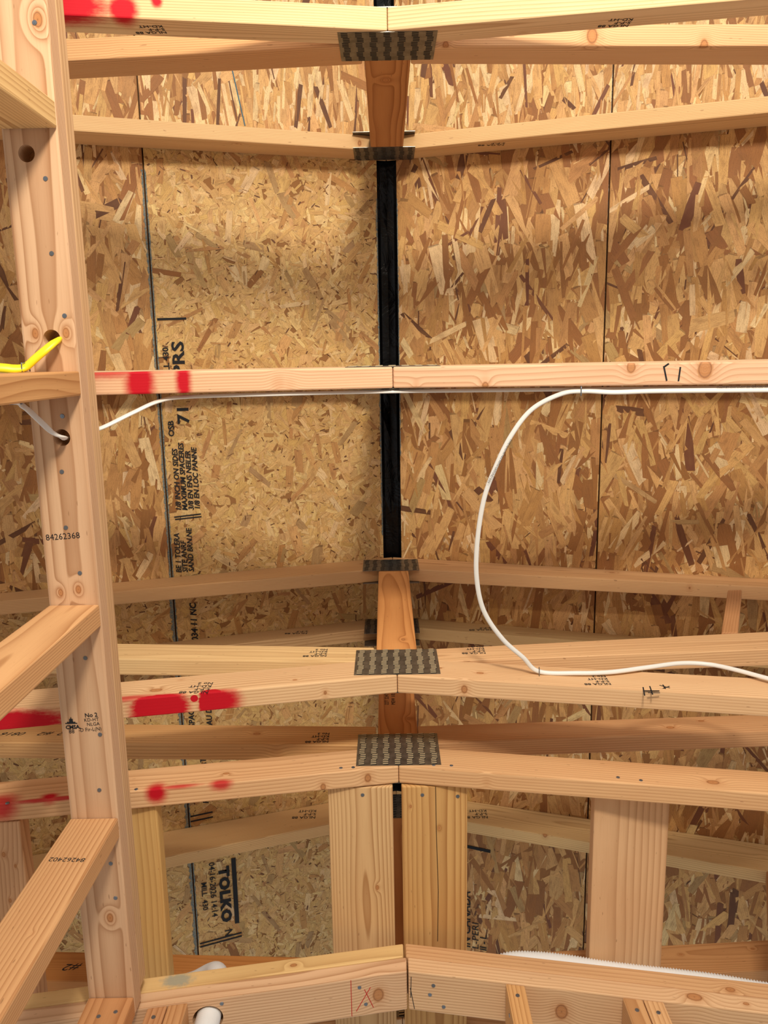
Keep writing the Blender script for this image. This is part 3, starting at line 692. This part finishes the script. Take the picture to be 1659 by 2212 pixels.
# two trusses close together in the lower half
y0, y1 = 0.627, 0.665
T2 = truss('roof truss with the white cable stapled to its right half and a long red blot',
   y0, y1, -1, (1.515, 0.190, 0.195, 0.095), (2.330, 0.262, 0.245),
   [(-1, -0.035, 1.590, 1.675, -1.35, 1.69, 1.79), (1, 0.059, 1.585, 1.657, 1.5, 1.665, 1.80)],
   ((1.518, 0.138), (2.300, 0.130)), yt=-0.004, kpk=[K_(0.03, y0, 1.72, 0.008)], kpb=(222, 152, 84),
   bot_kw=(dict(base=(228, 186, 136), ring=0.006, knots=[K_(-0.455, y0, 1.46, 0.013), K_(-0.19, y0, 1.50, 0.005), K_(-0.13, 0.65, 1.49, 0.005)],
                paint=[PT(-0.440, 0.652, 1.427, 0.056, 0.016, 0.048, 0.22), PT(-0.346, 0.650, 1.446, 0.024, 0.016, 0.050, 0.12), PT(-0.328, 0.648, 1.448, 0.038, 0.014, 0.030, 0.45), PT(-0.377, 0.637, 1.441, 0.0075, 0.010, 0.007, 0.12), PT(-0.75, 0.655, 1.365, 0.16, 0.03, 0.03, 0.25), PT(-0.50, 0.627, 1.425, 0.05, 0.01, 0.006, 0.6, 0.8)]),
           dict(base=(228, 184, 134), ring=0.0055, knots=[K_(0.10, y0, 1.55, 0.006), K_(0.18, y0, 1.52, 0.008), K_(0.145, 0.648, 1.487, 0.008)])),
   web_kw=(dict(base=(232, 194, 134), ring=0.005, contrast=0.35), dict(base=(226, 180, 128), ring=0.005)),
   top_kw=(dict(base=(208, 158, 102)), dict(base=(220, 168, 112), knots=[K_(0.245, y0, 2.26, 0.006), K_(0.49, 0.64, 2.18, 0.007)])))
y0, y1 = 0.820, 0.858
T3 = truss('roof truss meeting the blocking boards, four nails under its lower peak plate',
   y0, y1, -1, (1.507, 0.158, 0.180, 0.088), (2.372, 0.292, 0.287),
   [(-1, -0.035, 1.598, 1.688, -1.35, 1.66, 1.76), (1, 0.059, 1.603, 1.687, 1.5, 1.665, 1.745)],
   ((1.509, 0.138), (2.305, 0.135)), kpk=[K_(0.040, y0, 1.725, 0.008)], kpb=(206, 138, 76),
   bot_kw=(dict(base=(228, 180, 128), ring=0.0065, wav=1.4, knots=[K_(-0.335, y0, 1.488, 0.007), K_(-0.05, 0.84, 1.50, 0.009), K_(-0.14, 0.85, 1.485, 0.007)],
                paint=[PT(-0.46, 0.828, 1.425, 0.020, 0.030, 0.022, 0.5), PT(-0.42, 0.818, 1.440, 0.040, 0.008, 0.006, 0.6, 0.85), PT(-0.338, 0.822, 1.452, 0.020, 0.012, 0.014, 0.6, 0.9), PT(-0.745, 0.825, 1.39, 0.03, 0.03, 0.03, 0.6, 0.9), PT(-0.65, 0.820, 1.403, 0.08, 0.006, 0.006, 0.5, 0.9), PT(-0.66, 0.820, 1.41, 0.016, 0.012, 0.014, 0.6)]),
           dict(base=(226, 176, 122), ring=0.006, wav=1.5, knots=[K_(0.621, y0, 1.426, 0.013), K_(0.19, 0.84, 1.48, 0.006)])),
   web_kw=(dict(base=(220, 170, 108), ring=0.006, knots=[K_(-0.30, y0, 1.66, 0.009), K_(-0.25, 0.845, 1.60, 0.010)]), dict(base=(216, 164, 112), ring=0.005, knots=[K_(0.62, y0, 1.66, 0.010), K_(0.70, y0, 1.69, 0.007)])),
   top_kw=(dict(base=(204, 160, 106)), dict(base=(208, 170, 112))))
for (x, h) in [(-0.104, 1.499), (-0.079, 1.5), (0.085, 1.505), (0.121, 1.502), (0.444, 1.445), (0.485, 1.433)]:
    nail(T3['b-1' if x < 0 else 'b1'], P(x, y0, h + 0.004), (0, -1, 0), 0.0040)
for (x, h) in [(-0.5, 1.432), (-0.732, 1.39)]: nail(T3['b-1'], P(x, y0, h), (0, -1, 0), 0.0040)
# truss beyond the gable plate
y0, y1 = 1.430, 1.468
T4 = truss('farthest roof truss beyond the raked wall plates, glimpsed between the blocking boards',
   y0, y1, -1, (1.520, 0.17, 0.17, 0.089), (2.345, 0.335, 0.325),
   [(-1, -0.035, 1.608, 1.70, -1.35, 1.67, 1.765), (1, 0.059, 1.608, 1.70, 1.5, 1.675, 1.775)],
   ((1.524, 0.138), (2.300, 0.140)), kpb=(190, 124, 66),
   web_kw=(dict(base=(196, 128, 62), contrast=0.25, autok=0), dict(base=(206, 150, 94), knots=[K_(0.69, y0, 1.70, 0.005), K_(0.87, y0, 1.715, 0.005)])),
   top_kw=(dict(base=(224, 178, 116)), dict(base=(226, 188, 126), knots=[K_(0.46, y0, 2.20, 0.007)])))
# short slanting webs at the right
def slant(t, x0, h0, x1, h1, ya, yb, base, w=0.038):
    c = [P(x0, ya, h0), P(x0 + w, ya, h0), P(x0 + w, yb, h0), P(x0, yb, h0), P(x1, ya, h1), P(x1 + w, ya, h1), P(x1 + w, yb, h1), P(x1, yb, h1)]
    return board('web', c, t['root'], base=base, autok=0)
slant(T2, 0.752, 1.735, 0.905, 2.065, 0.6275, 0.6645, (204, 146, 94))
slant(T4, 0.93, 1.755, 1.052, 2.035, 1.4305, 1.4675, (196, 140, 88))

# grade stamps, numbers and pen marks on the trusses
def fstamp(parent, lines, x, y, h, size, up=1):
    """small print on a face looking at -y; up=-1 prints it upside down"""
    for i, s in enumerate(lines):
        text_on('printed_mark', s, parent, P(x, y, h - up * i * size * 0.95), (up, 0, -0.0 * up), (0, 0, up), size, lift=0.0004, bold=0.0002)
stampA = ['NLGA 88', 'S-P-F', 'KD-HT', 'No 2']
def fstampv(parent, lines, x, y, h, size):
    for i, s in enumerate(lines):
        text_on('printed_mark', s, parent, P(x + i * size * 0.95, y, h), (0, 0, -1), (1, 0, 0), size, lift=0.0004, bold=0.0002)
fstamp(T2['b-1'], stampA, -0.350, 0.627, 1.452, 0.0145, -1)
fstamp(T2['w-1'], stampA, -0.136, 0.627, 1.632, 0.0130, -1)
fstamp(T2['w1'], stampA, 0.205, 0.627, 1.634, 0.0130, -1)
fstamp(T2['b1'], stampA, 0.425, 0.627, 1.460, 0.0130, -1)
fstamp(T3['w-1'], stampA, -0.137, 0.820, 1.622, 0.0130, -1)
def fstampp(parent, lines, x, y, h, size):     # on a face looking at +y
    for i, s in enumerate(lines):
        text_on('printed_mark', s, parent, P(x, y, h - i * size * 0.95), (-1, 0, 0), (0, 0, 1), size, lift=0.0004, bold=0.0002)
fstampp(T0['b-1'], stampA[:3], -0.366, -0.554, 1.505, 0.0135)
fstampp(T0['b1'], stampA[:3], 0.43, -0.554, 1.515, 0.0135)
fstamp(T4['t-1'], stampA[:3], -0.245, 1.430, 2.318, 0.019, -1)
fstamp(T4['t1'], stampA[:3], 0.30, 1.430, 2.305, 0.019, -1)
fstamp(T3['t-1'], stampA[:2], -0.25, 0.820, 2.325, 0.0175, -1)
fstamp(T3['t1'], stampA[:2], 0.31, 0.820, 2.33, 0.0175, -1)
fstampp(T0['t1'], stampA[:2], 0.33, -0.554, 2.30, 0.018)
text_on('printed_mark', '22T 2247  10021233', T2['k'], P(-0.006, 0.627, 1.80), (0, 0, 1), (-1, 0, 0), 0.0135, sx=1.25)
text_on('printed_mark', 'MEW 1/E  0FWYN10', T2['k'], P(0.010, 0.627, 1.80), (0, 0, 1), (-1, 0, 0), 0.0135, sx=1.25)
text_on('printed_mark', '22T 2247', T3['k'], P(-0.006, 0.820, 1.80), (0, 0, 1), (-1, 0, 0), 0.0135, sx=1.25)
text_on('printed_mark', 'MEW 1/E', T3['k'], P(0.010, 0.820, 1.80), (0, 0, 1), (-1, 0, 0), 0.0135, sx=1.25)
text_on('printed_mark', '22  #2    0816', T3['w-1'], P(-0.718, 0.820, 1.682), (-1, 0, 0.02), (0, 0, -1), 0.022, shear=0.5, sx=1.25)
text_on('printed_mark', '22  #2', T4['w-1'], P(-0.700, 1.430, 1.694), (-1, 0, 0.02), (0, 0, -1), 0.030, shear=0.4, sx=1.2)
# pen marks
hT1 = lambda x: 1.480 - 0.172 * (x - 0.0135)
tb = lambda x, y: P(x, y, hT1(x))
strokes('pen_mark', T1['b1'], [(tb(0.478, 0.024), tb(0.484, 0.049)), (tb(0.486, 0.020), tb(0.478, 0.026)), (tb(0.505, 0.026), tb(0.503, 0.050))], (0.17, 0, -1), 0.0030)
strokes('pen_mark', T2['b1'], [(P(0.481, .627, 1.438), P(0.472, .627, 1.400)), (P(0.495, .627, 1.442), P(0.488, .627, 1.404)), (P(0.478, .627, 1.422), P(0.506, .627, 1.420)), (P(0.482, .627, 1.412), P(0.504, .627, 1.411)),
                                (P(0.515, .627, 1.446), P(0.530, .627, 1.432)), (P(0.516, .627, 1.430), P(0.532, .627, 1.440)), (P(0.522, .627, 1.448), P(0.520, .627, 1.428))], (0, -1, 0), 0.0024)

# ------------------------------------------------------------------ blocking boards between the last two trusses
def blocking(label, x0, x1, h0, ya, yb, base, nails=(), hi=0.038, **kw):
    t = empty('blocking_board', P((x0 + x1) / 2, (ya + yb) / 2, h0), label, 'board', 'flat blocking boards')
    o = box_board('board', t, x0, x1, ya, yb, h0, h0 + hi, base=base, **kw)
    for (nx_, ny_) in nails: nail(o, P(nx_, ny_, h0), (0, 0, -1), 0.0042)
    return o
blocking('pale tan blocking board just left of the ridge gap, one nail at its upper end', -0.132, 0.0005, 1.498, 0.8605, 1.428, (222, 180, 124), nails=[(-0.061, 0.878)], knots=[K_(-0.035, 1.09, 1.498, 0.006)], ring=0.005, contrast=0.8, pith=(0.07, -0.055), wav=1.0, autok=1)
bR = blocking('yellowish blocking board just right of the ridge gap, split along its length, two nails', 0.0185, 0.153, 1.498, 0.8605, 1.428, (216, 166, 98), nails=[(0.061, 0.88), (0.133, 0.884)], ring=0.0075, contrast=0.8, pith=(0.075, -0.05), wav=0.8, knots=[K_(0.037, 0.905, 1.498, 0.004), K_(0.095, 0.955, 1.498, 0.004)], autok=0)
strokes('split', bR, [(P(0.088, 0.862, 1.498), P(0.089, 0.96, 1.498)), (P(0.089, 0.96, 1.498), P(0.0925, 1.10, 1.498)), (P(0.0925, 1.10, 1.498), P(0.0905, 1.22, 1.498))], (0, 0, -1), 0.0013, plain('dark_split', (40, 22, 12), 0.9), 0.0003)
blocking('wide pinkish blocking board standing alone on the right', 0.405, 0.556, 1.468, 0.8605, 1.428, (224, 178, 130), ring=0.0095, contrast=0.5, pith=(0.02, -0.09), wav=1.0, autok=0, hi=0.030)
blocking('rough yellow blocking board with a bark edge beside the left wall plate', -0.600, -0.466, 1.440, 0.8605, 1.428, (218, 172, 100), ring=0.008, contrast=0.4, autok=1, bev=0.006)
blocking('knotty blocking board at the far left, behind the slanting wall stud', -0.868, -0.714, 1.392, 0.8605, 1.428, (212, 162, 116), ring=0.008, contrast=0.5, wav=2.0, knots=[K_(-0.752, 0.93, 1.392, 0.006), K_(-0.75, 1.03, 1.392, 0.005), K_(-0.732, 0.955, 1.392, 0.004)], autok=0)
blocking('blocking board at the right edge of the photo', 0.772, 0.91, 1.415, 0.8605, 1.428, (190, 130, 80), autok=0)

# ------------------------------------------------------------------ cables, staples, hose
WHITE = plain('white_cable_jacket', (226, 224, 218), 0.42, spec=0.45)
YELLOW = plain('yellow_cable_jacket', (246, 224, 30), 0.4, spec=0.45)
def cable(label, pts, mat, w=0.0052, flat=0.5, up=None, group='electrical cables'):
    me = tube_mesh('electrical_cable', pts, w, 12, flat, up, 12)
    o = put('electrical_cable', me, mat); tag(o, label, 'cable', group); return o
def staple(label, pos, nrm, across, w=0.013, r=0.0008, ht=0.0065):
    pos = Vector(pos); n = Vector(nrm).normalized(); a = Vector(across).normalized() * w / 2
    pts = [pos - a, pos - a + n * ht * 0.9, pos - a * 0.8 + n * ht, pos + a * 0.8 + n * ht, pos + a + n * ht * 0.9, pos + a]
    o = put('cable_staple', tube_mesh('cable_staple', pts, r, 8, 1.0, (0.3, 0.2, 0.9), 3), NAILM)
    tag(o, label, 'staple', 'cable staples'); return o

# along the far side of the overhead truss
cable('white cable threading the lowest hole of the wall plate and running along the overhead truss',
      [P(-0.575, 0.0575, 1.0), P(-0.57, 0.0575, 1.16), P(-0.562, 0.0585, 1.222), P(-0.551, 0.067, 1.232), P(-0.536, 0.085, 1.238), P(-0.519, 0.106, 1.245), P(-0.510, 0.116, 1.262), P(-0.519, 0.121, 1.300), P(-0.519, 0.119, 1.345), P(-0.513, 0.118, 1.364), P(-0.484, 0.110, 1.372), P(-0.44, 0.088, 1.40), P(-0.40, 0.070, 1.425), P(-0.35, 0.0638, 1.436), P(-0.2, 0.0628, 1.457), P(0.0, 0.0628, 1.490), P(0.18, 0.0628, 1.470), P(0.34, 0.0628, 1.446), P(0.6, 0.0628, 1.402), P(0.9, 0.0628, 1.352), P(1.5, 0.0628, 1.250)],
      WHITE, 0.0050, 0.55, (0.1, 0.8, 0.5))
arc = cable('white cable hanging in a wide loop below the right sheathing panels',
      [P(1.4, 0.0665, 1.247), P(0.9, 0.0665, 1.333), P(0.62, 0.0665, 1.381), P(0.47, 0.0665, 1.407), P(0.40, 0.068, 1.419), P(0.35, 0.0655, 1.43), P(0.312, 0.070, 1.438), P(0.263, 0.097, 1.452), P(0.227, 0.144, 1.458), P(0.199, 0.204, 1.464), P(0.179, 0.265, 1.470), P(0.168, 0.346, 1.476), P(0.168, 0.42, 1.482),
       P(0.183, 0.487, 1.488), P(0.22, 0.546, 1.495), P(0.262, 0.588, 1.503), P(0.296, 0.6205, 1.507), P(0.371, 0.6205, 1.496), P(0.435, 0.6195, 1.496), P(0.514, 0.618, 1.514), P(0.585, 0.617, 1.530), P(0.638, 0.617, 1.522), P(0.679, 0.6165, 1.490), P(0.721, 0.617, 1.447), P(0.80, 0.615, 1.36), P(0.9, 0.61, 1.25)],
      WHITE, 0.0046, 0.66, (0.2, 0.6, 0.8))
# tiny print along the loop
ax = [(0.2275, 0.138, 1.4525), (0.199, 0.2, 1.458)]
text_on('printed_mark', 'TYPE NMD-90 14/2 WITH GROUND 300V', arc, P(0.2245, 0.150, 1.4525), (-0.45, 0.89, 0.08), (0.89, 0.45, 0), 0.0058, sx=0.86)
text_on('printed_mark', 'TYPE NMD-90 14/2 WITH GROUND 300 VOLTS NON METALLIC', arc, P(0.690, 0.0625, 1.3655), (-1, 0, 0.17), (0, -1, 0), 0.0052, sx=0.86, lift=0.0002)
staple('steel cable staple on the overhead truss where the white loop begins', P(0.345, 0.057, 1.432), (0, 1, 0), (0.2, 0, 1), 0.016, 0.0009, 0.016)
staple('steel cable staple holding the loop to the truss face, right of the peak plate', P(0.296, 0.627, 1.507), (0, -1, 0), (0.15, 0, 1), 0.015, 0.0009, 0.0125)
cable('yellow cable bending out of the middle hole in the wall plate to the stud', [P(-0.517, -0.034, 1.345), P(-0.514, -0.034, 1.300), P(-0.509, -0.032, 1.268), P(-0.519, -0.020, 1.252), P(-0.535, -0.006, 1.246), P(-0.549, 0.0055, 1.243), P(-0.562, 0.0085, 1.235), P(-0.585, 0.006, 1.225), P(-0.66, 0.0, 1.20), P(-0.80, -0.01, 1.14)], YELLOW, 0.0078, 0.6, (0.3, 0.5, 0.8))
staple('steel staple pinching the yellow cable to the stud', P(-0.549, 0.013, 1.243), (0, -1, 0), (0.3, 0, 1), 0.017, 0.0009, 0.013)
staple('steel staple on the underside stud holding the white cable', P(-0.563, 0.052, 1.226), (0, 1, 0), (1, 0, 0.2), 0.019, 0.0009, 0.009)

HOSE = plain('white_ribbed_hose', (240, 240, 238), 0.5, spec=0.35)
def rib(rad): return lambda t, i: rad * (1.0 if i % 2 == 0 else 0.93)
def hose(pts, rad, pitch=0.0056):
    # resample the path evenly so that every second ring is a rib
    pts = [Vector(p) for p in pts]; ex = [pts[0] * 2 - pts[1]] + pts + [pts[-1] * 2 - pts[-2]]; path = []
    for i in range(1, len(ex) - 2):
        a, b, c, d = ex[i - 1:i + 3]
        for k in range(30):
            t = k / 30; path.append(0.5 * ((2 * b) + (c - a) * t + (2 * a - 5 * b + 4 * c - d) * t * t + (3 * b - a - 3 * c + d) * t ** 3))
    out = [path[0]]; acc = 0
    for p, q in zip(path, path[1:]):
        seg = (q - p).length
        while acc + seg >= pitch / 2:
            f = (pitch / 2 - acc) / seg; p = p + (q - p) * f; out.append(p); seg = (q - p).length; acc = 0
        acc += seg
    return tube_mesh('ribbed_hose', out, lambda t, i: rad if i % 2 else rad * 0.88, 24, 1.0, (0.13, 0.97, 0.21), 1)
pts1 = [P(-0.352, 1.225, 1.02), P(-0.357, 1.236, 1.16), P(-0.361, 1.243, 1.30), P(-0.363, 1.245, 1.40), P(-0.372, 1.258, 1.455), P(-0.395, 1.290, 1.493), P(-0.435, 1.325, 1.512), P(-0.480, 1.345, 1.522), P(-0.54, 1.355, 1.525), P(-0.60, 1.36, 1.52)]
o = put('ribbed_hose', hose(pts1, 0.0235), HOSE)
tag(o, 'white ribbed hose coming down through a round hole in the raked plate, lower left', 'hose', 'ribbed white hoses')
text_on('printed_mark', '(H) 2001 FIB', o, P(-0.381, 1.2165, 1.135), (0.02, 0.0, 1), (-1, 0, 0.0), 0.013, mat=plain('blue_ink', (120, 170, 205), 0.7), lift=0.001)
pts2 = [P(0.159, 1.335, 1.474), P(0.165, 1.325, 1.475), P(0.19, 1.288, 1.480), P(0.24, 1.262, 1.480), P(0.30, 1.255, 1.472), P(0.36, 1.252, 1.458), P(0.42, 1.250, 1.440), P(0.50, 1.250, 1.424),
        P(0.57, 1.250, 1.412), P(0.65, 1.250, 1.396), P(0.74, 1.250, 1.372), P(0.80, 1.25, 1.360), P(0.90, 1.25, 1.342), P(1.05, 1.25, 1.316), P(1.3, 1.25, 1.272)]
o = put('ribbed_hose', hose(pts2, 0.0235), HOSE)
tag(o, 'white ribbed hose lying on top of the raked wall plate under the right blocking boards', 'hose', 'ribbed white hoses')
